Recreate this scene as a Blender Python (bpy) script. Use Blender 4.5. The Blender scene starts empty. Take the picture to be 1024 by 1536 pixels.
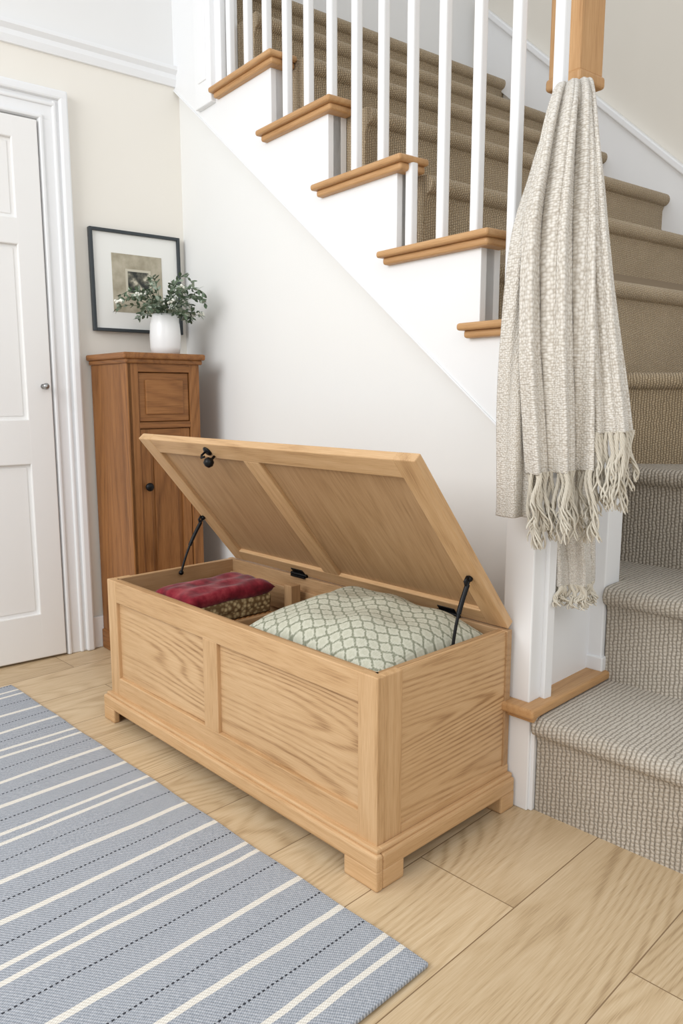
import bpy, bmesh, math, random
from mathutils import Vector, Matrix, Euler, noise as mnoise
random.seed(7)
scene=bpy.context.scene
COL=scene.collection
R=math.radians

# ------------------------------------------------------------------ helpers
def srgb(r,g,b):
    def f(c):
        c/=255.0
        return c/12.92 if c<=0.04045 else ((c+0.055)/1.055)**2.4
    return (f(r),f(g),f(b),1)

def empty(name,loc=(0,0,0),rotz=0.0):
    e=bpy.data.objects.new(name,None); COL.objects.link(e)
    e.location=loc; e.rotation_euler=(0,0,rotz); e.empty_display_size=0.05
    return e

def finish(name,me,mat,parent=None,M=None,smooth=False,bevel=0.0,segs=2):
    ob=bpy.data.objects.new(name,me); COL.objects.link(ob)
    if mat: me.materials.append(mat)
    if M is not None: ob.matrix_local=M
    if parent: ob.parent=parent
    if smooth:
        for p in me.polygons: p.use_smooth=True
    if bevel>0:
        m=ob.modifiers.new('bevel','BEVEL'); m.width=bevel; m.segments=segs; m.limit_method='ANGLE'; m.angle_limit=R(35)
        m.harden_normals=False
    return ob

def box(name,lo,hi,mat,parent=None,M=None,bevel=0.002,segs=2):
    lo=Vector(lo);hi=Vector(hi);c=(lo+hi)/2;h=(hi-lo)/2
    bm=bmesh.new(); bmesh.ops.create_cube(bm,size=1)
    for v in bm.verts: v.co=Vector((v.co.x*2*h.x,v.co.y*2*h.y,v.co.z*2*h.z))
    me=bpy.data.meshes.new(name); bm.to_mesh(me); bm.free()
    T=Matrix.Translation(c)
    if M is not None: T=M@T
    return finish(name,me,mat,parent,T,bevel=bevel,segs=segs)

def prism(name,pts,axis,a,b,mat,parent=None,M=None,bevel=0.0):
    bm=bmesh.new()
    def mk(p,t):
        if axis=='y': return (p[0],t,p[1])
        if axis=='z': return (p[0],p[1],t)
        return (t,p[0],p[1])
    A=[bm.verts.new(mk(p,a)) for p in pts]; B=[bm.verts.new(mk(p,b)) for p in pts]
    bm.faces.new(A); bm.faces.new(B[::-1])
    n=len(pts)
    for i in range(n):
        bm.faces.new([A[i],B[i],B[(i+1)%n],A[(i+1)%n]])
    bmesh.ops.recalc_face_normals(bm,faces=bm.faces)
    me=bpy.data.meshes.new(name); bm.to_mesh(me); bm.free()
    return finish(name,me,mat,parent,M,bevel=bevel)

def lathe(name,prof,mat,parent=None,M=None,n=40):
    bm=bmesh.new(); rings=[]
    for r,z in prof:
        rings.append([bm.verts.new((r*math.cos(2*math.pi*i/n),r*math.sin(2*math.pi*i/n),z)) for i in range(n)])
    for a,b in zip(rings[:-1],rings[1:]):
        for i in range(n): bm.faces.new([a[i],a[(i+1)%n],b[(i+1)%n],b[i]])
    bm.faces.new(rings[0][::-1]); bm.faces.new(rings[-1])
    bmesh.ops.recalc_face_normals(bm,faces=bm.faces)
    me=bpy.data.meshes.new(name); bm.to_mesh(me); bm.free()
    return finish(name,me,mat,parent,M,smooth=True)

def tube(name,paths,r,mat,parent=None,M=None,res=2):
    cu=bpy.data.curves.new(name,'CURVE'); cu.dimensions='3D'; cu.bevel_depth=r; cu.bevel_resolution=res; cu.use_fill_caps=True
    for P in paths:
        sp=cu.splines.new('POLY'); sp.points.add(len(P)-1)
        for i,p in enumerate(P):
            sp.points[i].co=(p[0],p[1],p[2],1); sp.points[i].radius=p[3] if len(p)>3 else 1.0
    ob=bpy.data.objects.new(name,cu); COL.objects.link(ob); cu.materials.append(mat)
    if M is not None: ob.matrix_local=M
    if parent: ob.parent=parent
    return ob

# ------------------------------------------------------------------ materials
class NT:
    def __init__(s,name,rough=0.6,spec=0.4):
        s.m=bpy.data.materials.new(name); s.m.use_nodes=True
        s.t=s.m.node_tree; s.N=s.t.nodes; s.L=s.t.links
        s.b=s.N['Principled BSDF']; s.b.inputs['Roughness'].default_value=rough
        s.b.inputs['Specular IOR Level'].default_value=spec
    def n(s,typ,**kw):
        nd=s.N.new(typ)
        for k,v in kw.items():
            if k in nd.inputs: 
                nd.inputs[k].default_value=v
            else: setattr(nd,k,v)
        return nd
    def l(s,a,b): s.L.new(a,b)
    def math(s,op,a,b=None,c=None):
        nd=s.N.new('ShaderNodeMath'); nd.operation=op
        for i,x in enumerate((a,b,c)):
            if x is None: continue
            if isinstance(x,(int,float)): nd.inputs[i].default_value=x
            else: s.l(x,nd.inputs[i])
        return nd.outputs[0]
    def mix(s,f,a,b,mode='MIX'):
        nd=s.N.new('ShaderNodeMix'); nd.data_type='RGBA'; nd.blend_type=mode
        for i,x in ((0,f),(6,a),(7,b)):
            if isinstance(x,(int,float,tuple)): nd.inputs[i].default_value=x
            else: s.l(x,nd.inputs[i])
        return nd.outputs[2]
    def ramp(s,f,stops):
        nd=s.N.new('ShaderNodeValToRGB'); cr=nd.color_ramp
        while len(cr.elements)<len(stops): cr.elements.new(0.5)
        for e,(p,c) in zip(cr.elements,stops): e.position=p; e.color=c
        s.l(f,nd.inputs[0]); return nd.outputs[0]
    def bump(s,h,strength=0.3,dist=0.002):
        nd=s.N.new('ShaderNodeBump'); nd.inputs['Strength'].default_value=strength; nd.inputs['Distance'].default_value=dist
        s.l(h,nd.inputs['Height']); s.l(nd.outputs[0],s.b.inputs['Normal'])
    def color(s,c):
        if isinstance(c,tuple): s.b.inputs['Base Color'].default_value=c
        else: s.l(c,s.b.inputs['Base Color'])
    def grain(s,vec_fn,rings,nr=260.0,across=4.5):
        """fine growth-ring contour lines + fibres; vec_fn(along,across) gives a stretched vector"""
        nc=s.n('ShaderNodeTexNoise',Scale=1.0,Detail=0.6,Roughness=.3); s.l(vec_fn(0.50,across),nc.inputs['Vector'])
        fw=s.n('ShaderNodeTexNoise',Scale=1.0,Detail=3.0); s.l(vec_fn(6,70),fw.inputs['Vector'])
        ph=s.math('MULTIPLY_ADD',fw.outputs['Fac'],2.6,s.math('MULTIPLY',nc.outputs['Fac'],nr))
        ring=s.math('MULTIPLY_ADD',s.math('SINE',ph),0.5,0.5)
        ring=s.math('POWER',ring,1.8)
        nv=s.n('ShaderNodeTexNoise',Scale=1.0,Detail=1.0); s.l(vec_fn(1.3,7),nv.inputs['Vector'])
        st=s.math('MULTIPLY',s.math('MULTIPLY_ADD',nv.outputs['Fac'],2.2,-0.30),-rings)
        n1=s.n('ShaderNodeTexNoise',Scale=1.0,Detail=4.0,Roughness=0.6); s.l(vec_fn(1.0,34),n1.inputs['Vector'])
        n2=s.n('ShaderNodeTexNoise',Scale=1.0,Detail=3.0); s.l(vec_fn(16,460),n2.inputs['Vector'])
        f=s.math('MULTIPLY_ADD',ring,st,0.57+rings*.3)
        f=s.math('MULTIPLY_ADD',s.math('SUBTRACT',n1.outputs['Fac'],.5),0.55,f)
        f=s.math('MULTIPLY_ADD',s.math('SUBTRACT',n2.outputs['Fac'],.5),0.75,f)
        return f,n2.outputs['Fac']

def plain(name,c,rough=0.6,spec=0.4,noise=0.0,metal=0.0):
    M=NT(name,rough,spec); M.b.inputs['Metallic'].default_value=metal
    tc=M.n('ShaderNodeTexCoord')
    ns=M.n('ShaderNodeTexNoise',Scale=3.0,Detail=4.0); M.l(tc.outputs['Object'],ns.inputs['Vector'])
    d=tuple(x*(1-noise) for x in c[:3])+(1,)
    M.color(M.mix(ns.outputs['Fac'],c,d))
    n2=M.n('ShaderNodeTexNoise',Scale=180.0,Detail=2.0); M.l(tc.outputs['Object'],n2.inputs['Vector'])
    M.bump(n2.outputs['Fac'],0.05,0.001)
    return M.m

def wood(name,light,mid,dark,axis='x',rough=0.45,rings=0.40,tone=.92,nr=260.0,across=4.5):
    M=NT(name,rough,0.35)
    tc=M.n('ShaderNodeTexCoord'); oi=M.n('ShaderNodeObjectInfo')
    off=M.n('ShaderNodeVectorMath',operation='ADD')
    M.l(tc.outputs['Object'],off.inputs[0])
    rr=M.math('MULTIPLY',oi.outputs['Random'],23.0)
    cb=M.n('ShaderNodeCombineXYZ')
    for i in range(3): M.l(rr,cb.inputs[i])
    M.l(cb.outputs[0],off.inputs[1])
    def mp(al,ac):
        m=M.n('ShaderNodeMapping'); m.inputs['Scale'].default_value=tuple((al if axis==a else ac) for a in 'xyz')
        M.l(off.outputs[0],m.inputs['Vector']); return m.outputs[0]
    f,fib=M.grain(mp,rings,nr,across)
    col=M.ramp(f,[(0.15,dark),(0.5,mid),(0.85,light)])
    n3=M.n('ShaderNodeTexNoise',Scale=2.2,Detail=2.0); M.l(off.outputs[0],n3.inputs['Vector'])
    t=M.ramp(n3.outputs['Fac'],[(0.3,(tone,tone*.98,tone*.95,1)),(0.7,(1,1,1,1))])
    col=M.mix(1.0,col,t,'MULTIPLY')
    M.color(col); M.bump(fib,0.12,0.0006)
    return M.m

OAK={a:wood('oak_'+a,srgb(216,181,139),srgb(200,162,118),srgb(154,116,76),a,rings=.14,nr=120) for a in 'xyz'}
OAKP={a:wood('oak_panel_'+a,srgb(216,182,140),srgb(200,163,120),srgb(150,112,74),a,rings=.30,nr=230,across=5.0) for a in 'xyz'}
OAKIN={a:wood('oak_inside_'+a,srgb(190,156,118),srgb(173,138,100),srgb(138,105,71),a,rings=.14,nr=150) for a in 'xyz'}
OAKS={a:wood('oak_stair_'+a,srgb(206,165,119),srgb(190,147,100),srgb(154,112,70),a,rings=.12,nr=120) for a in 'xyz'}
PINE={a:wood('pine_'+a,srgb(166,115,67),srgb(140,92,50),srgb(86,53,27),a,rings=.2,tone=.8,nr=120) for a in 'xyz'}
WHITE=plain('white_paint',srgb(236,237,238),0.4,0.4,0.02)
WALLW=plain('wall_paint_white',srgb(232,232,230),0.85,0.2,0.02)
WALLT=plain('wall_paint_beige',srgb(224,219,209),0.85,0.2,0.03)
DOORM=plain('door_paint',srgb(236,235,233),0.45,0.4,0.02)
BLACK=plain('black_iron',srgb(22,22,24),0.4,0.5,0.1,0.6)
CERAM=plain('white_ceramic',srgb(235,236,236),0.3,0.5,0.02)
STEEL=plain('brushed_steel',srgb(170,170,170),0.3,0.5,0.0,1.0)
def wallc():
    M=NT('wall_paint_cream',0.85,0.2); g=M.n('ShaderNodeNewGeometry'); sp=M.n('ShaderNodeSeparateXYZ'); M.l(g.outputs['Position'],sp.inputs[0])
    ns=M.n('ShaderNodeTexNoise',Scale=2.0,Detail=3.0); M.l(g.outputs['Position'],ns.inputs['Vector'])
    up=M.math('GREATER_THAN',sp.outputs['Z'],2.44)
    c=M.mix(ns.outputs['Fac'],srgb(237,233,225),srgb(232,228,219))
    M.color(M.mix(up,c,srgb(232,232,231))); return M.m
WALLC=wallc()

def floor_mat():
    M=NT('floor_oak_boards',0.42,0.35)
    g=M.n('ShaderNodeNewGeometry'); sp=M.n('ShaderNodeSeparateXYZ'); M.l(g.outputs['Position'],sp.inputs[0])
    cb=M.n('ShaderNodeCombineXYZ'); 
    M.l(M.math('ADD',sp.outputs['Y'],3.38),cb.inputs[0]); M.l(M.math('ADD',sp.outputs['X'],0.28+2.6),cb.inputs[1])
    br=M.n('ShaderNodeTexBrick'); br.offset=0.43; br.offset_frequency=2; br.squash=1
    for k,v in {'Color1':(0,0,0,1),'Color2':(1,1,1,1),'Mortar':(0.5,0.5,0.5,1),'Scale':1.0,'Mortar Size':0.0014,'Mortar Smooth':0.1,'Bias':0.0,'Brick Width':1.5,'Row Height':0.26}.items(): br.inputs[k].default_value=v
    M.l(cb.outputs[0],br.inputs['Vector'])
    rnd=M.n('ShaderNodeSeparateColor'); M.l(br.outputs['Color'],rnd.inputs[0]); rv=rnd.outputs[0]
    def coord(al,ac):
        c=M.n('ShaderNodeCombineXYZ')
        M.l(M.math('MULTIPLY',sp.outputs['X'],ac),c.inputs[0])
        M.l(M.math('MULTIPLY_ADD',rv,9.0,M.math('MULTIPLY',sp.outputs['Y'],al)),c.inputs[1])
        M.l(M.math('MULTIPLY',rv,17.0),c.inputs[2]); return c.outputs[0]
    f,fib=M.grain(coord,0.26,230,4.4)
    col=M.ramp(f,[(0.15,srgb(162,136,103)),(0.5,srgb(200,176,141)),(0.85,srgb(216,195,163))])
    tint=M.ramp(rv,[(0.0,(0.88,0.86,0.83,1)),(1.0,(1.03,1.02,1.0,1))])
    col=M.mix(1.0,col,tint,'MULTIPLY')
    col=M.mix(M.math('MULTIPLY',br.outputs['Fac'],.85),col,srgb(116,90,62))
    M.color(col)
    h=M.math('SUBTRACT',M.math('MULTIPLY',fib,0.2),br.outputs['Fac'])
    M.bump(h,0.25,0.001)
    return M.m
FLOOR=floor_mat()

def uvxy(M):
    uv=M.n('ShaderNodeUVMap'); sp=M.n('ShaderNodeSeparateXYZ'); M.l(uv.outputs[0],sp.inputs[0]); return uv.outputs[0],sp.outputs['X'],sp.outputs['Y']

def carpet_mat(name,c1,c2,c3,pu=0.014,pv=0.011,vm=.45):
    M=NT(name,0.95,0.05)
    uv,u,v=uvxy(M)
    ns=M.n('ShaderNodeTexNoise',Scale=45.0,Detail=3.0); M.l(uv,ns.inputs['Vector'])
    jit=M.math('MULTIPLY',M.math('SUBTRACT',ns.outputs['Fac'],0.5),0.011)
    uu=M.math('ADD',u,jit); 
    su=M.math('ABSOLUTE',M.math('SINE',M.math('MULTIPLY',uu,math.pi/pu)))
    row=M.math('FLOOR',M.math('DIVIDE',uu,pu))
    ph=M.math('MULTIPLY',row,2.1)
    sv=M.math('ABSOLUTE',M.math('SINE',M.math('ADD',M.math('MULTIPLY',M.math('ADD',v,jit),math.pi/pv),ph)))
    h=M.math('MULTIPLY',M.math('POWER',su,0.6),M.math('MULTIPLY_ADD',sv,vm,1-vm))
    n2=M.n('ShaderNodeTexNoise',Scale=330.0,Detail=2.0); M.l(uv,n2.inputs['Vector'])
    n3=M.n('ShaderNodeTexNoise',Scale=6.0,Detail=3.0); M.l(uv,n3.inputs['Vector'])
    f=M.math('MULTIPLY_ADD',n2.outputs['Fac'],0.65,M.math('MULTIPLY',h,0.56))
    col=M.ramp(f,[(0.15,c3),(0.6,c2),(0.95,c1)])
    col=M.mix(1.0,col,M.ramp(n3.outputs['Fac'],[(0.3,(.9,.89,.87,1)),(0.7,(1,1,1,1))]),'MULTIPLY')
    M.color(col); M.bump(M.math('MULTIPLY_ADD',n2.outputs['Fac'],0.5,h),1.0,0.004)
    M.b.inputs['Sheen Weight'].default_value=0.2
    return M.m
CARPL=carpet_mat('carpet_light',srgb(212,204,192),srgb(179,169,154),srgb(96,86,72),.012,.0105,.45)
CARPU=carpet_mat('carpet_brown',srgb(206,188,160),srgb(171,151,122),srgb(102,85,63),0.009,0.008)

def throw_mat():
    M=NT('throw_knit',0.95,0.05); uv,u,v=uvxy(M)
    mp=M.n('ShaderNodeMapping'); mp.inputs['Scale'].default_value=(1.0,1.5,1); M.l(uv,mp.inputs['Vector'])
    vo=M.n('ShaderNodeTexVoronoi',Scale=150.0,Randomness=.55); M.l(mp.outputs[0],vo.inputs['Vector'])
    h=M.math('SUBTRACT',1.0,M.math('MULTIPLY',vo.outputs['Distance'],1.1))
    n2=M.n('ShaderNodeTexNoise',Scale=300.0,Detail=2.0); M.l(uv,n2.inputs['Vector'])
    f=M.math('MULTIPLY_ADD',n2.outputs['Fac'],0.25,M.math('MULTIPLY',h,0.62))
    M.color(M.ramp(f,[(0.24,srgb(188,180,168)),(0.48,srgb(222,217,208)),(0.80,srgb(237,233,227))]))
    M.bump(h,0.8,0.0035); M.b.inputs['Sheen Weight'].default_value=0.3
    return M.m
THROW=throw_mat()
FRINGE=plain('throw_fringe_yarn',srgb(218,211,196),0.95,0.05,0.22)

def rug_mat():
    M=NT('rug_weave',0.95,0.05)
    g=M.n('ShaderNodeTexCoord'); sp=M.n('ShaderNodeSeparateXYZ'); M.l(g.outputs['Object'],sp.inputs[0]); X=sp.outputs['X'];Y=sp.outputs['Y']
    ns=M.n('ShaderNodeTexNoise',Scale=9.0,Detail=2.0); M.l(g.outputs['Object'],ns.inputs['Vector'])
    xj=M.math('MULTIPLY_ADD',M.math('SUBTRACT',ns.outputs['Fac'],.5),0.006,X)
    P=0.46
    p=M.math('MODULO',M.math('ADD',M.math('SUBTRACT',0.135,xj),P*10),P)
    def band(c,w):
        d=M.math('ABSOLUTE',M.math('SUBTRACT',p,c)); return M.math('LESS_THAN',d,w)
    s=band(0.022,0.007)
    for c,w in ((P-0.022,0.007),(0.15,0.008),(0.285,0.008)): s=M.math('MAXIMUM',s,band(c,w))
    dot=M.math('MAXIMUM',band(0.083,0.0022),M.math('MAXIMUM',band(0.215,0.0022),band(0.365,0.0022)))
    dd=M.math('GREATER_THAN',M.math('SINE',M.math('MULTIPLY',Y,2*math.pi/0.011)),-0.1)
    dot=M.math('MULTIPLY',dot,dd)
    k=2*math.pi/0.008
    tw=M.math('SINE',M.math('ADD',M.math('MULTIPLY',X,k*.5),M.math('MULTIPLY',Y,k)))
    n2=M.n('ShaderNodeTexNoise',Scale=240.0,Detail=2.0); M.l(g.outputs['Object'],n2.inputs['Vector'])
    tw2=M.math('SINE',M.math('MULTIPLY',X,k*1.2))
    h=M.math('MULTIPLY_ADD',M.math('MULTIPLY',tw,tw2),0.5,0.5)
    f=M.math('MULTIPLY_ADD',n2.outputs['Fac'],0.55,M.math('MULTIPLY',h,0.45))
    base=M.ramp(f,[(0.2,srgb(124,131,140)),(0.5,srgb(162,167,175)),(0.8,srgb(198,201,206))])
    cream=M.ramp(f,[(0.15,srgb(205,200,190)),(0.8,srgb(238,235,227))])
    col=M.mix(s,base,cream); col=M.mix(dot,col,srgb(62,64,70))
    M.color(col); M.bump(h,0.6,0.002)
    return M.m
RUG=rug_mat()

def cushion_mat():
    M=NT('cushion_ogee_print',0.9,0.1); uv,u,v=uvxy(M)
    nw=M.n('ShaderNodeTexNoise',Scale=18.0,Detail=2.0); M.l(uv,nw.inputs['Vector'])
    jw=M.math('MULTIPLY',M.math('SUBTRACT',nw.outputs['Fac'],.5),.9)
    p=M.math('MULTIPLY',u,2*math.pi/0.052); q=M.math('MULTIPLY_ADD',v,math.pi/0.036,jw)
    A=M.math('MULTIPLY',M.math('SINE',p),math.pi/4)
    l1=M.math('ABSOLUTE',M.math('SINE',M.math('ADD',q,A))); 
    l2=M.math('ABSOLUTE',M.math('SINE',M.math('SUBTRACT',M.math('ADD',q,math.pi/2),A)))
    ns=M.n('ShaderNodeTexNoise',Scale=170.0,Detail=3.0); M.l(uv,ns.inputs['Vector'])
    d=M.math('ADD',M.math('MINIMUM',l1,l2),M.math('MULTIPLY',M.math('SUBTRACT',ns.outputs['Fac'],.5),1.3))
    col=M.ramp(d,[(0.02,srgb(132,134,116)),(0.24,srgb(156,158,140)),(0.48,srgb(200,199,183)),(1.0,srgb(186,186,168))])
    w=M.math('SINE',M.math('MULTIPLY',u,2*math.pi/0.006))
    M.color(col); M.bump(M.math('MULTIPLY_ADD',w,0.2,ns.outputs['Fac']),0.5,0.002)
    return M.m
CUSH=cushion_mat()
def velvet(name,c):
    M=NT(name,0.95,0.03); tc=M.n('ShaderNodeTexCoord')
    ns=M.n('ShaderNodeTexNoise',Scale=26.0,Detail=4.0); M.l(tc.outputs['Object'],ns.inputs['Vector'])
    f=ns.outputs['Fac']
    M.color(M.ramp(f,[(.35,tuple(x*.5 for x in c[:3])+(1,)),(.52,c),(.7,srgb(150,56,64))])); M.bump(f,0.5,0.004); M.b.inputs['Sheen Weight'].default_value=.2; return M.m
RED=velvet('red_damask',srgb(124,28,42))
def braid():
    M=NT('gold_braid',0.8,0.2); tc=M.n('ShaderNodeTexCoord'); v=M.n('ShaderNodeTexVoronoi',Scale=70.0); M.l(tc.outputs['Object'],v.inputs['Vector'])
    M.color(M.ramp(v.outputs['Distance'],[(0.1,srgb(204,186,144)),(0.6,srgb(112,90,60))])); M.bump(v.outputs['Distance'],.6,.003); return M.m
BRAID=braid()
def wicker():
    M=NT('wicker',0.7,0.2); tc=M.n('ShaderNodeTexCoord'); sp=M.n('ShaderNodeSeparateXYZ'); M.l(tc.outputs['Object'],sp.inputs[0])
    s=M.math('ADD',sp.outputs['X'],sp.outputs['Y'])
    a=M.math('SINE',M.math('MULTIPLY',s,2*math.pi/0.02)); b=M.math('SINE',M.math('MULTIPLY',sp.outputs['Z'],2*math.pi/0.012))
    h=M.math('MULTIPLY_ADD',M.math('MULTIPLY',a,b),.5,.5)
    M.color(M.ramp(h,[(0,srgb(120,78,42)),(1,srgb(186,134,84))])); M.bump(h,.8,.003); return M.m
WICK=wicker()
LEAF=plain('leaf_green',srgb(104,122,98),0.6,0.3,0.4)
LEAF2=plain('leaf_sage',srgb(164,176,158),0.6,0.3,0.3)
PETAL=plain('petal_white',srgb(238,238,228),0.7,0.2,0.05)
MATB=plain('picture_mount',srgb(236,236,232),0.8,0.2,0.01)
FRAMEM=plain('frame_dark_slate',srgb(58,64,68),0.45,0.4,0.1)
def print_mat():
    M=NT('vintage_print',0.7,0.2); tc=M.n('ShaderNodeTexCoord'); ns=M.n('ShaderNodeTexNoise',Scale=22.0,Detail=6.0); M.l(tc.outputs['Object'],ns.inputs['Vector'])
    M.color(M.ramp(ns.outputs['Fac'],[(0.3,srgb(158,150,130)),(0.6,srgb(184,176,157)),(0.8,srgb(196,190,172))])); return M.m
PRINT=print_mat()
def print2():
    M=NT('vintage_print_scene',0.7,0.2); tc=M.n('ShaderNodeTexCoord'); ns=M.n('ShaderNodeTexNoise',Scale=26.0,Detail=5.0); M.l(tc.outputs['Object'],ns.inputs['Vector'])
    M.color(M.ramp(ns.outputs['Fac'],[(0.42,srgb(60,62,60)),(0.56,srgb(116,114,102)),(0.66,srgb(206,200,180))])); return M.m
PRINT2=print2()
PRINT3=plain('print_border',srgb(206,200,182),.7,.2,.1)

# ------------------------------------------------------------------ room shell
box('floor',(-3.2,-4.0,-0.05),(3.0,2.4,0.0),FLOOR,bevel=0)
WL=Matrix.Translation((0.05,0.04,0))@Matrix.Rotation(R(-7),4,'Z')       # staircase wall frame
LW=Matrix.Translation((-1.965,0.29,0))@Matrix.Rotation(R(-6),4,'Z')   # left wall frame
box('wall_left',(-0.12,-4.0,0),(0,2.4,3.6),WALLC,M=LW,bevel=0)
box('wall_far',(-2.6,1.86,0),(2.4,1.96,3.6),WALLT,M=WL,bevel=0)
prism('trim_1',[(0,2.40),(0.012,2.40),(0.022,2.425),(0.02,2.445),(0.035,2.46),(0.035,2.475),(0,2.485)],'y',-3.8,-0.0,WHITE,M=LW)

# ---- door in left wall
DR=-0.625; DW=0.78
door=empty('door_1'); 
def ldoor(n,lo,hi,mat=DOORM,b=0.004): return box(n,lo,hi,mat,door,LW,b)
ldoor('leaf_core',(0.0,DR-DW,0.01),(0.014,DR,2.14))
ys=[DR-DW,DR-DW+.10,DR-DW/2-.045,DR-DW/2+.045,DR-.10,DR]
zs=[(0.01,0.20),(0.82,1.0),(1.67,1.77),(2.06,2.14)]
for i,(a,b) in enumerate(((ys[0],ys[1]),(ys[2],ys[3]),(ys[4],ys[5]))): ldoor('stile_%d'%i,(0.012,a,0.01),(0.03,b,2.14))
for i,(a,b) in enumerate(zs): ldoor('rail_%d'%i,(0.012,DR-DW+.01,a),(0.0298,DR-.01,b))
for j,(a,b) in enumerate(((0.20,.82),(1.0,1.67),(1.77,2.06))):
    for k,(c,d) in enumerate(((ys[1],ys[2]),(ys[3],ys[4]))):
        ldoor('panel_%d_%d'%(j,k),(0.010,c+.012,a+.012),(0.0175,d-.012,b-.012),b=.006)
lathe('door_knob',[(0.004,0),(0.010,0.004),(0.005,0.01),(0.004,0.03),(0.011,0.035),(0.013,0.043),(0.007,0.05)],STEEL,door,LW@Matrix.Translation((0.03,DR-.035,1.13))@Matrix.Rotation(R(90),4,'Y'))
arch=empty('trim_2'); aw=0.122
def ab(n,lo,hi,b): box(n,lo,hi,WHITE,arch,LW,b)
ab('jamb_r_a',(0,DR+.006,0),(.022,DR+aw,2.152),.004); ab('jamb_r_b',(0.0,DR+aw-.035,0),(0.04,DR+aw,2.252),.008); ab('jamb_r_c',(0.0,DR+.008,0),(0.03,DR+.024,2.160),.005)
ab('jamb_r_d',(0.0,DR+aw-.06,0),(0.03,DR+aw-.045,2.225),.005)
ab('jamb_l_a',(0,DR-DW-aw,0),(.022,DR-DW-.006,2.152),.004); ab('jamb_l_b',(0.0,DR-DW-aw,0),(0.04,DR-DW-aw+.035,2.252),.008)
ab('head_a',(0,DR-DW-aw+.002,2.148),(.0215,DR+aw-.002,2.262),.004); ab('head_b',(0.0,DR-DW-aw,2.23),(0.0405,DR+aw,2.266),.008); ab('head_c',(0.0,DR-DW,2.150),(0.0305,DR+.0245,2.166),.005); ab('head_d',(0.0,DR-DW-.05,2.203),(0.0305,DR+aw-.045,2.218),.005)
box('baseboard_left',(0,DR+aw,0),(0.018,-0.0,0.14),WHITE,M=LW,bevel=.004)

# ------------------------------------------------------------------ staircase
stair=empty('staircase')
noses=[(0.06,1.29),(-0.19,1.525),(-0.53,1.785),(-0.87,2.04),(-1.21,2.285),(-1.56,2.535)]
def zlow(x): return 1.015-0.738*(x+0.174)
top=[(0.0,1.262)]
for i in range(1,6):
    xr=noses[i][0]-0.055
    top.append((xr,noses[i-1][1]-.028)); 
    if i<5: top.append((xr,noses[i][1]-.028))
top=top[:-1]+[(-1.62,2.252),(-1.62,3.4),(-2.04,3.4)]
wallpoly=[(-0.105,0.0),(-.105,1.262)]+top[1:]+[(-2.04,0.0)]
prism('wall_back',wallpoly,'y',0.0,0.03,WALLW,M=WL)
box('wall_end_infill',(-.106,.001,0),(-.0,.029,1.255),WHITE,stair,WL,0)  # filler closing the end of the back wall behind the newel
strpoly=[(0.0,zlow(0.0))]+top+[(-2.04,zlow(-2.04))]
prism('string_board',strpoly,'y',-0.022,0.055,WHITE,stair,WL,bevel=.002)
prism('string_bead',[(0,zlow(0)-.0),(0,zlow(0)+.008),(-2.04,zlow(-2.04)+.008),(-2.04,zlow(-2.04))],'y',-0.027,-0.018,WHITE,stair,WL,bevel=.002)
box('upper_newel',(-1.80,-.045,2.24),(-1.665,.07,3.4),WHITE,stair,WL,.004)
box('upper_newel_panel',(-1.765,-.049,2.33),(-1.70,-.04,3.3),WHITE,stair,WL,.003)
for i in range(5):
    xn,z=noses[i]; xb=noses[i+1][0]-.055-.05
    if i==4: xb=-1.66
    box('oak_cap_%d'%i,(xb,-.062,z-.020),(xn,.058,z),OAKS['x'],stair,WL,.008,3)
    box('oak_cove_%d'%i,(xb+.012,-.045,z-.040),(xn-.014,.056,z-.018),OAKS['x'],stair,WL,.008,3)
for k in range(-1,12):
    x=-0.159-0.1295*k
    z=noses[0][1]
    for i in range(1,5):
        if x<noses[i][0]-.04: z=noses[i][1]
    box('baluster_%d'%(k+1),(x-.0145,-.012,z-.003),(x+.0145,.017,3.3),WHITE,stair,WL,.007,3)
box('handrail',(-1.70,-.03,3.28),(.06,.035,3.34),OAKS['x'],stair,WL,.01)

def carpet_step(name,A,B,z0,z1,D,mat,M=None,lip=.034):
    A=Vector(A);B=Vector(B);d=(B-A);L=d.length;d.normalize();n=Vector((-d.y,d.x))
    prof=[(0,z0),(0,z1-.075),(-.004,z1-.064)]
    r=.027
    for i in range(9):
        a=-math.pi/2+math.pi*i/8
        prof.append((-(lip-r)-r*math.cos(a)*1.0,(z1-r)+r*math.sin(a)))
    prof+= [(0.02,z1+.001),(D,z1),(D,z0)]
    bm=bmesh.new(); uvl=bm.loops.layers.uv.new('UVMap')
    cum=[0]
    for p,q in zip(prof[:-1],prof[1:]): cum.append(cum[-1]+math.hypot(q[0]-p[0],q[1]-p[1]))
    ring=[[],[]]
    for s in (0,1):
        P=A if s==0 else B
        for (u,z) in prof: ring[s].append(bm.verts.new((P.x+n.x*u,P.y+n.y*u,z)))
    for i in range(len(prof)-1):
        f=bm.faces.new([ring[0][i],ring[1][i],ring[1][i+1],ring[0][i+1]])
        f.smooth=True
        for lp,(uu,vv) in zip(f.loops,((0,cum[i]),(L,cum[i]),(L,cum[i+1]),(0,cum[i+1]))): lp[uvl].uv=(uu,vv)
    for s in (0,1):
        f=bm.faces.new(ring[s] if s==0 else ring[s][::-1])
        for lp in f.loops: 
            co=lp.vert.co; lp[uvl].uv=((co-Vector((A.x,A.y,0))).xy.dot(n),co.z)
    bmesh.ops.recalc_face_normals(bm,faces=bm.faces)
    me=bpy.data.meshes.new(name); bm.to_mesh(me); bm.free()
    ob=finish(name,me,mat,stair,M)
    m=ob.modifiers.new('es','EDGE_SPLIT'); m.split_angle=R(50)
    return ob
carpet_step('carpet_step_1',(0.058,0.0),(1.15,0.0),0,.27,1.8,CARPL)
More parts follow.
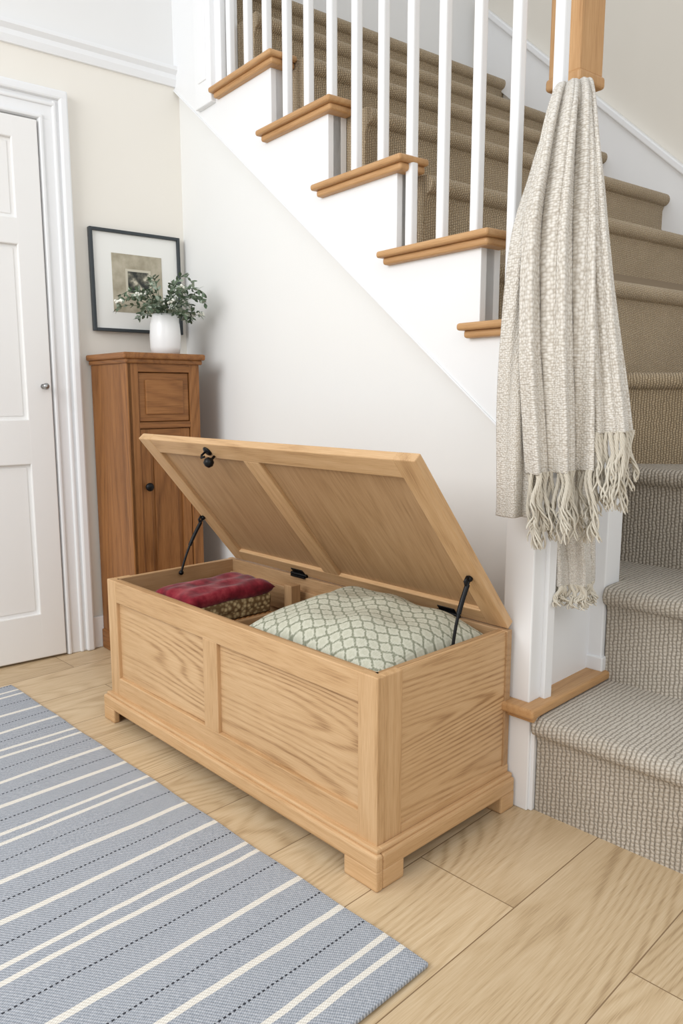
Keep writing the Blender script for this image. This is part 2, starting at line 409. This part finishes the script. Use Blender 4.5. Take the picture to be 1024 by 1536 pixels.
carpet_step('carpet_step_2',(0.058,0.36),(1.15,0.36),.26,.552,1.45,CARPL)
carpet_step('carpet_step_2_inner',(-.30,0.48),(.07,0.48),0,.5515,1.3,CARPL)
carpet_step('carpet_step_3',(-0.30,0.71),(1.15,0.71),.53,.866,1.1,CARPL)
carpet_step('carpet_step_4',(-0.30,0.66),(0.75,1.48),.5,1.17,0.5,CARPU)
un=[(-.30,1.465),(-.55,1.745),(-.83,2.01),(-1.17,2.27),(-1.50,2.53),(-1.83,2.80)]
for i,(x,z) in enumerate(un):
    carpet_step('carpet_step_%d'%(i+5),(x,0.057),(x,1.85),z-.45,z,0.42 if i<5 else .2,CARPU,WL)
prism('flight_core',[(-.33,0.3),(-.33,1.35),(-.60,1.6),(-.9,1.85),(-1.25,2.1),(-1.6,2.4),(-2.0,2.6),(-2.0,2.3),(-1.0,1.2),(-.6,.3)],'y',.06,1.84,CARPU,stair,WL)
def zs2(x): return 1.48+0.22+0.90*(-.30-x)
prism('string_far',[(.9,zs2(.9)-.30),(.9,zs2(.9)),(-2.0,zs2(-2.0)),(-2.0,zs2(-2.0)-.34)],'y',1.835,1.86,WHITE,stair,WL,bevel=.003)
prism('string_far_cap',[(.9,zs2(.9)-.02),(.9,zs2(.9)+.02),(-2.0,zs2(-2.0)+.02),(-2.0,zs2(-2.0)-.02)],'y',1.815,1.86,WHITE,stair,WL,bevel=.006)

box('newel_base',(-.05,-.012,0),(.056,.44,.275),WHITE,stair,None,.003)
box('newel_base_face',(-.04,-.02,0),(.046,-.01,.275),WHITE,stair,None,.003)
box('newel_plate',(-.085,-.055,.272),(.075,.47,.298),OAKS['y'],stair,None,.008,3)
box('newel_plate_cove',(-.068,-.036,.256),(.066,.455,.274),OAKS['y'],stair,None,.006,2)
box('newel_front',(-.052,-.012,.296),(.036,.078,1.50),WHITE,stair,None,.004)
box('newel_back',(-.035,.345,.296),(.055,.435,1.08),WHITE,stair,None,.004)
box('newel_back_foot',(-.042,.338,.296),(.062,.442,.34),WHITE,stair,None,.004)
box('side_panel',(-.01,.07,.296),(.012,.35,1.05),WHITE,stair,None,.002)
# oak drop newel
ox0,ox1,oy0,oy1=-.152,-.056,.112,.208
box('oak_newel_drop',(ox0,oy0,1.90),(ox1,oy1,3.34),OAKS['z'],stair,WL,.004)
box('oak_newel_drop_foot',(ox0-.006,oy0-.006,1.872),(ox1+.006,oy1+.006,1.902),OAKS['z'],stair,WL,.008,3)
box('oak_newel_beam',(ox0,.02,3.28),(ox1,oy1,3.34),OAKS['y'],stair,WL,.004)

# ------------------------------------------------------------------ chest
Lc,Dc,Hc=1.255,0.510,0.490
CROT=R(-1.2)
chest=empty('storage_chest',(-0.022,-0.535,0),CROT)
def cb(n,lo,hi,mat,b=.0025): return box(n,lo,hi,mat,chest,None,b)
zb=.085
cb('front_stile_r',(-.062,0,zb),(0,.024,Hc),OAK['z'])
cb('front_stile_l',(-Lc,0,zb),(-Lc+.058,.024,Hc),OAK['z'])
mc=-Lc/2-.025
cb('front_rail_top',(-Lc+.056,0.0004,Hc-.072),(-.060,.024,Hc),OAK['x'])
cb('front_rail_bottom',(-Lc+.056,0.0004,zb),(-.060,.024,zb+.072),OAK['x'])
cb('front_stile_mid',(mc-.035,0.0002,zb+.07),(mc+.035,.024,Hc-.07),OAK['z'])
cb('front_panel_l',(-Lc+.055,.012,zb+.07),(mc-.03,.02,Hc-.07),OAKP['x'],0)
cb('front_panel_r',(mc+.03,.012,zb+.07),(-.058,.02,Hc-.07),OAKP['x'],0)
for s,x0,x1,xi0,xi1 in (('r',-.024,-.0005,-.02,-.007),('l',-Lc+.0005,-Lc+.024,-Lc+.006,-Lc+.02)):
    cb('side_stile_front_'+s,(x0,.023,zb),(x1,.082,Hc),OAK['z'])
    cb('side_panel_'+s,(xi0,.08,zb),(xi1,Dc,Hc-.002),OAKP['y'],0)
    cb('side_rail_bottom_'+s,(x0,.082,zb),(x1,Dc,zb+.03),OAK['y'])
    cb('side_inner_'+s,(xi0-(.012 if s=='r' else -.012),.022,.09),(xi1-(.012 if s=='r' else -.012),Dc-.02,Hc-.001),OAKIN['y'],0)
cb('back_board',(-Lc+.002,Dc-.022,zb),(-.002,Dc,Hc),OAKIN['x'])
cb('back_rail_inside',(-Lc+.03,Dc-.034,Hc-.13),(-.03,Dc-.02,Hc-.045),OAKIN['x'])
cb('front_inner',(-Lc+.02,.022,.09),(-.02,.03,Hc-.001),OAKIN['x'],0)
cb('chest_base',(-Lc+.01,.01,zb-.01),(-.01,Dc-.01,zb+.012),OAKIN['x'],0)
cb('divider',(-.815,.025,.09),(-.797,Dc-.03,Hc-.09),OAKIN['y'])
cb('divider_post',(-.825,Dc-.10,.09),(-.787,Dc-.06,Hc-.012),OAKIN['z'])
p=.022
cb('plinth_front',(-Lc-p,-p,.045),(p,.0,.086),OAK['x'],.006)
cb('plinth_front_lip',(-Lc-p+.008,-p+.009,.084),(p-.008,.004,.096),OAK['x'],.004)
for s,x0,x1 in (('r',-.001,p),('l',-Lc-p,-Lc+.001)):
    cb('plinth_side_'+s,(x0,-.001,.045),(x1,Dc,.086),OAK['y'],.006)
    cb('plinth_lip_'+s,(x0+(0 if s=='r' else .008),0,.084),(x1-(.008 if s=='r' else 0),Dc,.096),OAK['y'],.004)
def foot(n,x0,x1,y0,y1,mat): cb(n,(x0,y0,0),(x1,y1,.05),mat,.005)
foot('foot_fr_front',-.085,p,-p,.0,OAK['x']); foot('foot_fr_side',-.001,p-.0005,-.001,.07,OAK['y'])
foot('foot_fl_front',-Lc-p,-Lc+.05,-p,.0,OAK['x']); foot('foot_fl_side',-Lc-p,-Lc+.0,-.001,.07,OAK['y'])
foot('foot_br',-.03,p,Dc-.06,Dc,OAK['y']); foot('foot_bl',-Lc-p,-Lc+.03,Dc-.06,Dc,OAK['y'])
# lid
LM=Matrix.Translation((0,Dc-.012,Hc+.002))@Matrix.Rotation(R(-50.5),4,'X')
ll=.600; o=-.006; th=.026; LL=Lc-.036
def lb(n,lo,hi,mat,b=.003): return box('lid_'+n,lo,hi,mat,chest,LM,b)
lb('stile_r',(-.072,-ll,0),(o,0,th),OAK['y']); lb('stile_l',(-LL,-ll,0),(-LL+.072,0,th),OAK['y'])
lb('rail_front',(-LL+.070,-ll+.0003,0.0003),(-.070,-ll+.060,th),OAK['x']); lb('rail_back',(-LL+.070,-.055,0.0003),(-.070,-.0003,th),OAK['x'])
lb('stile_mid',(mc-.036,-ll+.058,0.0006),(mc+.036,-.053,th),OAK['y'])
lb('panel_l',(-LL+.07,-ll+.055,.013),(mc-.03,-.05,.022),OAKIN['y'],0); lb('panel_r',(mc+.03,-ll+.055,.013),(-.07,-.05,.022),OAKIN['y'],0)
kx=-LL+.385
tube('lid_hook',[[(kx-.012,-ll+.03,-.002),(kx-.014,-ll+.03,-.02),(kx-.004,-ll+.03,-.03),(kx+.006,-ll+.03,-.024)]],.0035,BLACK,chest,LM)
lathe('lid_hook_plate',[(.016,0),(.016,.003),(.012,.006),(.004,.008)],BLACK,chest,LM@Matrix.Translation((kx-.005,-ll+.03,0))@Matrix.Rotation(R(180),4,'X'))
lathe('lid_knob',[(.004,0),(.004,.012),(.013,.018),(.016,.028),(.012,.038),(.004,.042)],BLACK,chest,LM@Matrix.Translation((kx+.012,-ll+.05,0))@Matrix.Rotation(R(180),4,'X'))
def hinge(x):
    cb('hinge_%d'%int(-x*100),(x-.035,Dc-.03,Hc-.003),(x+.035,Dc-.010,Hc+.003),BLACK,.001)
    tube('hinge_pin_%d'%int(-x*100),[[(x-.04,Dc-.02,Hc+.006),(x+.04,Dc-.02,Hc+.006)]],.006,BLACK,chest)
    lb('hinge_leaf_%d'%int(-x*100),(x-.03,-.032,-.002),(x+.03,-.008,.001),BLACK,.001)
hinge(-.20); hinge(-.84)
def stay(n,x,ya,yq):
    a=Vector((x,ya,Hc-.012)); q=LM@Vector((x,yq,-.004)); d=(q-a); 
    bow=Vector((0,-.010,.0))
    P=[tuple(a+d*t+bow*math.sin(math.pi*t)) for t in [i/12 for i in range(13)]]
    tube('stay_'+n,[P],.0042,BLACK,chest); 
    tube('stay_sleeve_'+n,[P[6:12]],.0065,BLACK,chest)
    tube('stay_hook_'+n,[[P[12],(P[12][0],P[12][1]-.010,P[12][2]+.006),(P[12][0],P[12][1]-.018,P[12][2]-.004),(P[12][0],P[12][1]-.014,P[12][2]-.014)]],.0042,BLACK,chest)
    for i,pp in enumerate((a,q)):
        me=bpy.data.meshes.new('joint'); bm=bmesh.new(); bmesh.ops.create_icosphere(bm,subdivisions=2,radius=.009); bm.to_mesh(me); bm.free()
        finish('stay_%s_joint_%d'%(n,i),me,BLACK,chest,Matrix.Translation(pp),smooth=True)
stay('r',-.038,Dc*.60,-.200)
stay('l',-Lc+.050,Dc*.50,-.225)
lathe('inner_knob',[(.012,0),(.014,.006),(.006,.012)],BLACK,chest,Matrix.Translation((-.68,Dc-.035,Hc-.09))@Matrix.Rotation(R(90),4,'X'))

def pillow(name,w,d,h,mat,M,parent=None,n=40,corner=.10,wr=.004,flat=2.6):
    bm=bmesh.new(); uvl=bm.loops.layers.uv.new('UVMap')
    g=[{},{}]
    for s in (0,1):
        for i in range(n+1):
            for j in range(n+1):
                u=i/n*2-1; v=j/n*2-1
                e=((1-abs(u)**flat)*(1-abs(v)**flat)); e=max(e,0)**.5
                px=u*w/2*(1-corner*(1-v*v)*0.5*abs(u)); py=v*d/2*(1-corner*.5*(1-u*u)*abs(v))
                z=e*h/2*(1 if s==0 else -1)
                z+=wr*math.sin(9*u+3*v)*e+wr*.7*math.sin(7*v-5*u)*e
                if s==1 and (i in (0,n) or j in (0,n)): g[1][i,j]=g[0][i,j]; continue
                g[s][i,j]=bm.verts.new((px,py,z))
        for i in range(n):
            for j in range(n):
                vs=[g[s][i,j],g[s][i+1,j],g[s][i+1,j+1],g[s][i,j+1]]
                f=bm.faces.new(vs if s==0 else vs[::-1]); f.smooth=True
                ij=[(i,j),(i+1,j),(i+1,j+1),(i,j+1)]
                if s==1: ij=ij[::-1]
                for lp,(a,b) in zip(f.loops,ij): lp[uvl].uv=(a/n*w,b/n*d)
    me=bpy.data.meshes.new(name); bm.to_mesh(me); bm.free()
    return finish(name,me,mat,parent,M)
CM=Matrix.Translation(chest.location)@Matrix.Rotation(CROT,4,'Z')
pillow('patterned_cushion',.52,.43,.18,CUSH,CM@Matrix.Translation((-.295,.252,.462))@Euler((R(3),R(2),R(0))).to_matrix().to_4x4(),flat=2.8,wr=.006)
bas=empty('storage_basket',(0,0,0)); 
BM=CM@Matrix.Translation((-.92,.225,0))
for n_,lo,hi in (('side_a',(-.090,-.18,.10),(-.078,.14,.395)),('side_b',(.078,-.18,.10),(.09,.14,.395)),('side_c',(-.078,-.18,.10),(.078,-.168,.395)),('side_d',(-.078,.128,.10),(.078,.14,.395)),('basket_floor',(-.078,-.168,.10),(.078,.128,.115))):
    box(n_,lo,hi,WICK,bas,BM,.004)
redc=empty('red_cushion')
box('cushion_body',(-.088,-.177,.397),(.088,.136,.425),BRAID,redc,BM,.006,3)
box('braid_band',(-.092,-.18,.415),(.092,.14,.462),BRAID,redc,BM,.014,3)
pillow('damask_top',.198,.335,.052,RED,BM@Matrix.Translation((0,-.02,.477)),redc,n=30,flat=8,wr=.003,corner=.03)

# ------------------------------------------------------------------ rug
rug_me=bpy.data.meshes.new('striped_rug'); bm=bmesh.new()
nx,ny=120,60; x0,x1,y0,y1=-1.80,.222,-2.05,-.648
vt=[[bm.verts.new((x0+(x1-x0)*i/nx,y0+(y1-y0)*j/ny,.013+.0015*math.sin(i*.35+j*.2))) for j in range(ny+1)] for i in range(nx+1)]
for i in range(nx):
    for j in range(ny): bm.faces.new([vt[i][j],vt[i+1][j],vt[i+1][j+1],vt[i][j+1]])
bm.to_mesh(rug_me); bm.free()
rug=finish('striped_rug',rug_me,RUG,smooth=True)
m=rug.modifiers.new('s','SOLIDIFY'); m.thickness=.011; m.offset=-1
m=rug.modifiers.new('b','BEVEL'); m.width=.004; m.segments=3; m.limit_method='ANGLE'

# ------------------------------------------------------------------ cabinet
cab=empty('pine_cabinet')
KM=Matrix.Translation((-1.655,-.19,0))@Matrix.Rotation(R(-4),4,'Z')
w,dp,hh=.315,.340,1.235
def kb(n,lo,hi,mat,b=.003): return box(n,lo,hi,mat,cab,KM,b)
kb('side_left',(-dp,0,.06),(-.02,.018,hh),PINE['z']); kb('side_right',(-dp,w-.018,.06),(-.02,w,hh),PINE['z'])
kb('side_corner_stile',(-.045,-.003,.06),(0,.018,hh),PINE['z'])
kb('back',(-dp,.01,.06),(-dp+.012,w-.01,hh),PINE['z'])
kb('bottom',(-dp+.01,.01,.08),(-.02,w-.01,.10),PINE['y'])
kb('stile_a',(-.02,0,.06),(0,.046,hh),PINE['z']); kb('stile_b',(-.02,w-.046,.06),(0,w,hh),PINE['z'])
kb('rail_top',(-.02,.044,hh-.05),(-.0004,w-.044,hh),PINE['y']); kb('rail_mid',(-.02,.044,.965),(-.0004,w-.044,.99),PINE['y']); kb('rail_bot',(-.02,.044,.06),(-.0004,w-.044,.14),PINE['y'])
kb('drawer_front',(-.022,.048,.992),(-.006,w-.048,hh-.052),PINE['y'],.004)
kb('drawer_panel',(-.008,.074,1.02),(.001,w-.074,hh-.08),PINE['y'],.008)
kb('door_frame_l',(-.022,.048,.142),(-.006,.088,.963),PINE['z'],.003); kb('door_frame_r',(-.022,w-.088,.142),(-.006,w-.048,.963),PINE['z'],.003)
kb('door_frame_t',(-.022,.087,.915),(-.0064,w-.087,.963),PINE['y'],.003); kb('door_frame_b',(-.022,.087,.142),(-.0064,w-.087,.20),PINE['y'],.003)
kb('door_panel',(-.022,.082,.19),(-.016,w-.082,.925),PINE['z'],0)
kb('door_panel_field',(-.018,.104,.225),(-.010,w-.104,.89),PINE['z'],.006)
kb('top',(-dp-.003,-.02,hh),(.022,w+.02,hh+.024),PINE['x'],.007); kb('top_cove',(-dp,-.010,hh-.018),(.012,w+.010,hh+.002),PINE['x'],.006)
kb('plinth',(-dp,-.008,0),(.008,w+.008,.085),PINE['x'],.006)
lathe('door_knob',[(.006,0),(.006,.01),(.015,.015),(.017,.025),(.008,.032)],BLACK,cab,KM@Matrix.Translation((-.004,.068,.735))@Matrix.Rotation(R(90),4,'Y'))

# ------------------------------------------------------------------ vase with foliage
vase=empty('flower_vase')
VM=Matrix.Translation((-1.760,.050,hh+.0242))
lathe('vase_body',[(.045,0),(.056,.004),(.062,.03),(.063,.08),(.059,.125),(.051,.155),(.046,.165),(.042,.163),(.045,.14),(.05,.05),(.04,.01)],CERAM,vase,VM)
def foliage():
    stems=[];leaves=[];petals=[]
    rnd=random.Random(3)
    for k in range(36):
        az=rnd.uniform(0,2*math.pi); sp=rnd.uniform(.05,.21); hz=rnd.uniform(.04,.17)*(1.25-sp*2.8)
        side=Vector((math.cos(az),math.sin(az),0))
        P=[]
        for i in range(9):
            t=i/8; q=Vector((0,0,.13))+side*(.02+sp*t**1.2)+Vector((0,0,hz*math.sin(t*2.0)*1.2+.015-.03*t)); 
            q.x=max(q.x,-.105); q.y=min(q.y,.125)
            P.append(q)
        stems.append([tuple(q) for q in P])
        for i in range(2,9):
            for s in (-1,1):
                for rep in range(2):
                    d=(P[i]-P[i-1]); d=d.normalized() if d.length>1e-5 else side.copy()
                    up=Vector((rnd.uniform(-.6,.6),rnd.uniform(-.6,.6),rnd.uniform(.2,1)))
                    sd=d.cross(up).normalized()*s
                    dir=(d*.6+sd*.8+Vector((0,0,rnd.uniform(-.3,.5)))).normalized()
                    leaves.append((P[i],dir,up.normalized(),rnd.uniform(.016,.030),rnd.random()))
        if k%4==0: petals.append(P[-1])
    return stems,leaves,petals
st,lv,pt=foliage()
tube('stems',st,.0012,LEAF,vase,VM,1)
for nm,mat,cond in (('leaves_green',LEAF,lambda r:r<.55),('leaves_sage',LEAF2,lambda r:r>=.55)):
    bm=bmesh.new()
    for P,d,up,L,r in lv:
        if not cond(r): continue
        sd=d.cross(up).normalized(); nn=sd.cross(d)
        W=L*.24
        pts=[(0,0),(.3,.8),(.6,1),(.85,.6),(1,0)]
        l=[bm.verts.new(P+d*L*a+sd*W*b+nn*(-.15*L*a*a)) for a,b in pts]; rr=[bm.verts.new(P+d*L*a-sd*W*b+nn*(-.15*L*a*a)) for a,b in pts[1:-1]]
        bm.faces.new([l[0],l[1],rr[0]]); bm.faces.new([l[1],l[2],rr[1],rr[0]]); bm.faces.new([l[2],l[3],rr[2],rr[1]]); bm.faces.new([l[3],l[4],rr[2]])
    me=bpy.data.meshes.new(nm); bm.to_mesh(me); bm.free(); finish(nm,me,mat,vase,VM)
bm=bmesh.new()
for P in pt:
    for i in range(5):
        bmesh.ops.create_icosphere(bm,subdivisions=1,radius=.006,matrix=Matrix.Translation(P+Vector((random.uniform(-.012,.012),random.uniform(-.012,.012),random.uniform(-.006,.012)))))
me=bpy.data.meshes.new('petals'); bm.to_mesh(me); bm.free(); finish('petals',me,PETAL,vase,VM,smooth=True)

# ------------------------------------------------------------------ framed picture
pic=empty('framed_picture')
PM=LW@Matrix.Translation((0.012,-.236,1.568))@Matrix.Rotation(R(-1.2),4,'Y')
def pb(n,lo,hi,mat,b=.002): return box(n,lo,hi,mat,pic,PM,b)
W2,H2,fw=.202,.208,.013
pb('frame_l',(-.006,-W2,-H2),(.018,-W2+fw,H2),FRAMEM); pb('frame_r',(-.006,W2-fw,-H2),(.018,W2,H2),FRAMEM)
pb('frame_t',(-.006,-W2+fw,H2-fw),(.018,W2-fw,H2),FRAMEM); pb('frame_b',(-.006,-W2+fw,-H2),(.018,W2-fw,-H2+fw),FRAMEM)
pb('mount',(-.004,-W2+.008,-H2+.008),(.006,W2-.008,H2-.008),MATB,0)
pb('print',(.004,-.110,-.125),(.0075,.115,.115),PRINT,0)
pb('print_border',(.006,-.052,-.052),(.0083,.062,.055),PRINT3,0)
pb('print_scene',(.006,-.042,-.042),(.009,.052,.045),PRINT2,0)

# ------------------------------------------------------------------ throw hung on the newel
throw=empty('throw_blanket')
FW=Vector((-.711,.703,0)); RT=Vector((.703,.711,0)); C0=Vector((1.052,-1.707,0))
def P3(a,d,z): 
    q=C0+FW*d+RT*a; return Vector((q.x,q.y,z))
def interp(rows,t):
    n=len(rows)-1; x=t*n; i=min(int(x),n-1); f=x-i
    p0=rows[max(i-1,0)];p1=rows[i];p2=rows[i+1];p3=rows[min(i+2,n)]
    out=[]
    for a,b,c,d in zip(p0,p1,p2,p3):
        out.append(.5*((2*b)+(-a+c)*f+(2*a-5*b+4*c-d)*f*f+(-a+3*b-3*c+d)*f**3))
    return out
def sheet(name,rows,folds,amp,phase,hem=lambda s:0.0,nx=90,ny=130,width=.30,fr=(.07,.11),nf=26,seed=1,fringe=True):
    bm=bmesh.new(); uvl=bm.loops.layers.uv.new('UVMap'); G=[]
    for j in range(ny+1):
        t=j/ny; z,aL,aR,d=interp(rows,t); r=[]
        wd_=aR-aL
        for i in range(nx+1):
            s=i/nx
            zz=z+hem(s)*t**2
            A=amp*(.5+.5*t)*min(1,wd_/.10)
            ph=2*math.pi*folds*s+phase+.9*math.sin(2.2*t+phase)
            ridge=abs(math.sin(ph*.5))**.7*2-1.2
            off=-A*ridge+A*.35*math.sin(2*math.pi*folds*2.1*s+phase*2+3*t)
            off+=.010*mnoise.noise(Vector((s*2.5+seed*7,t*3.0,0)))
            edge=.035*((2*s-1)**4)*min(1,wd_/.1)
            a=aL+wd_*(s+.03*math.sin(ph))+.006*mnoise.noise(Vector((seed*3,t*4,s)))
            r.append(bm.verts.new(P3(a,d+off+edge,zz)))
        G.append(r)
    H=rows[0][0]-rows[-1][0]
    for j in range(ny):
        w0=width*(.55+.45*j/ny); w1=width*(.55+.45*(j+1)/ny)
        for i in range(nx):
            f=bm.faces.new([G[j][i],G[j][i+1],G[j+1][i+1],G[j+1][i]]); f.smooth=True
            for lp,(a,b,ww) in zip(f.loops,((i,j,w0),(i+1,j,w0),(i+1,j+1,w1),(i,j+1,w1))): lp[uvl].uv=((a/nx-.5)*ww,b/ny*H)
    hp=[v.co.copy() for v in G[-1]]
    me=bpy.data.meshes.new(name); bm.to_mesh(me); bm.free()
    ob=finish(name,me,THROW,throw)
    m=ob.modifiers.new('s','SOLIDIFY'); m.thickness=.008; m.offset=0
    if fringe:
        rn=random.Random(seed); paths=[]
        for k in range(nf):
            x=(k+.5)/nf*nx; i=min(int(x),nx-1); q=hp[i].lerp(hp[i+1],x-i)
            L=rn.uniform(*fr); sw=rn.uniform(-.022,.022); dw=rn.uniform(-.022,.006); wf=rn.uniform(0,6)
            for strand in range(5):
                ph=strand*2*math.pi/5; P=[]; e=Vector((rn.uniform(-.013,.013),rn.uniform(-.013,.013),0))
                for m_ in range(17):
                    t=m_/16
                    rad=.0034 if t<.55 else .0034+.005*(t-.55)
                    c=q+Vector((0,0,.004-L*t))+RT*(sw*t*t+.005*math.sin(wf+t*8))+FW*(dw*t)
                    c+=RT*(rad*math.cos(ph+t*15))+FW*(rad*math.sin(ph+t*15))+e*(max(0,t-.45)*1.9)
                    P.append((c.x,c.y,c.z,1 if m_<16 else .5))
                paths.append(P)
        tube(name+'_fringe',paths,.0023,FRINGE,throw,None,1)
sheet('layer_left',[(1.79,.505,.545,1.93),(1.63,.452,.56,1.895),(1.47,.402,.56,1.87),(1.21,.378,.52,1.862),(1.0,.380,.50,1.862),(.80,.386,.50,1.865)],1.6,.012,.5,fringe=False)
sheet('layer_rear',[(1.75,.53,.57,1.97),(1.3,.52,.64,1.97),(.9,.525,.655,1.97),(.60,.545,.675,1.97)],2.0,.012,1.4,fr=(.045,.065),nf=20,seed=5)
sheet('layer_front',[(1.79,.528,.562,1.945),(1.818,.506,.572,1.915),(1.76,.480,.582,1.880),(1.63,.446,.592,1.85),(1.47,.416,.602,1.835),(1.21,.414,.604,1.82),(1.05,.428,.606,1.82),(.91,.443,.612,1.82)],2.6,.028,2.2,hem=lambda s:.012*s,fr=(.11,.19),nf=27,seed=2)
sheet('layer_right',[(1.785,.545,.574,1.94),(1.812,.54,.584,1.905),(1.63,.55,.602,1.855),(1.47,.562,.622,1.84),(1.21,.585,.654,1.815),(1.007,.600,.686,1.80)],1.5,.022,4.0,hem=lambda s:.005*s,width=.16,fr=(.12,.20),nf=16,seed=3)

# ------------------------------------------------------------------ lights
wd=bpy.data.worlds.new('world'); scene.world=wd; wd.use_nodes=True
bg=wd.node_tree.nodes['Background']; bg.inputs[0].default_value=(.95,.975,1,1); bg.inputs[1].default_value=.82
def area(n,loc,tgt,size,power,col):
    l=bpy.data.lights.new(n,'AREA'); l.shape='RECTANGLE'; l.size=size[0]; l.size_y=size[1]; l.energy=power; l.color=col
    o=bpy.data.objects.new(n,l); COL.objects.link(o); o.location=loc
    o.rotation_euler=(Vector(tgt)-Vector(loc)).to_track_quat('-Z','Y').to_euler()
area('window_light',(-.8,-3.4,2.5),(-.3,0,.6),(2.2,1.8),78,(.98,.99,1))
area('fill_light',(2.6,-1.6,2.7),(0,.3,.8),(1.6,1.6),24,(1,.98,.95))  # added fill to brighten the right side, no known lamp there

scene.view_settings.view_transform='Standard'
scene.view_settings.look='None'
scene.view_settings.exposure=0.0
# ------------------------------------------------------------------ camera
cd=bpy.data.cameras.new('camera'); cam=bpy.data.objects.new('camera',cd); COL.objects.link(cam)
cam.location=(1.052,-1.707,1.1); cam.rotation_euler=(R(90-8.75),0,R(45.35))
cd.sensor_fit='VERTICAL'; cd.sensor_height=24; cd.lens=1150/1536*24; cd.clip_start=.02
scene.camera=cam
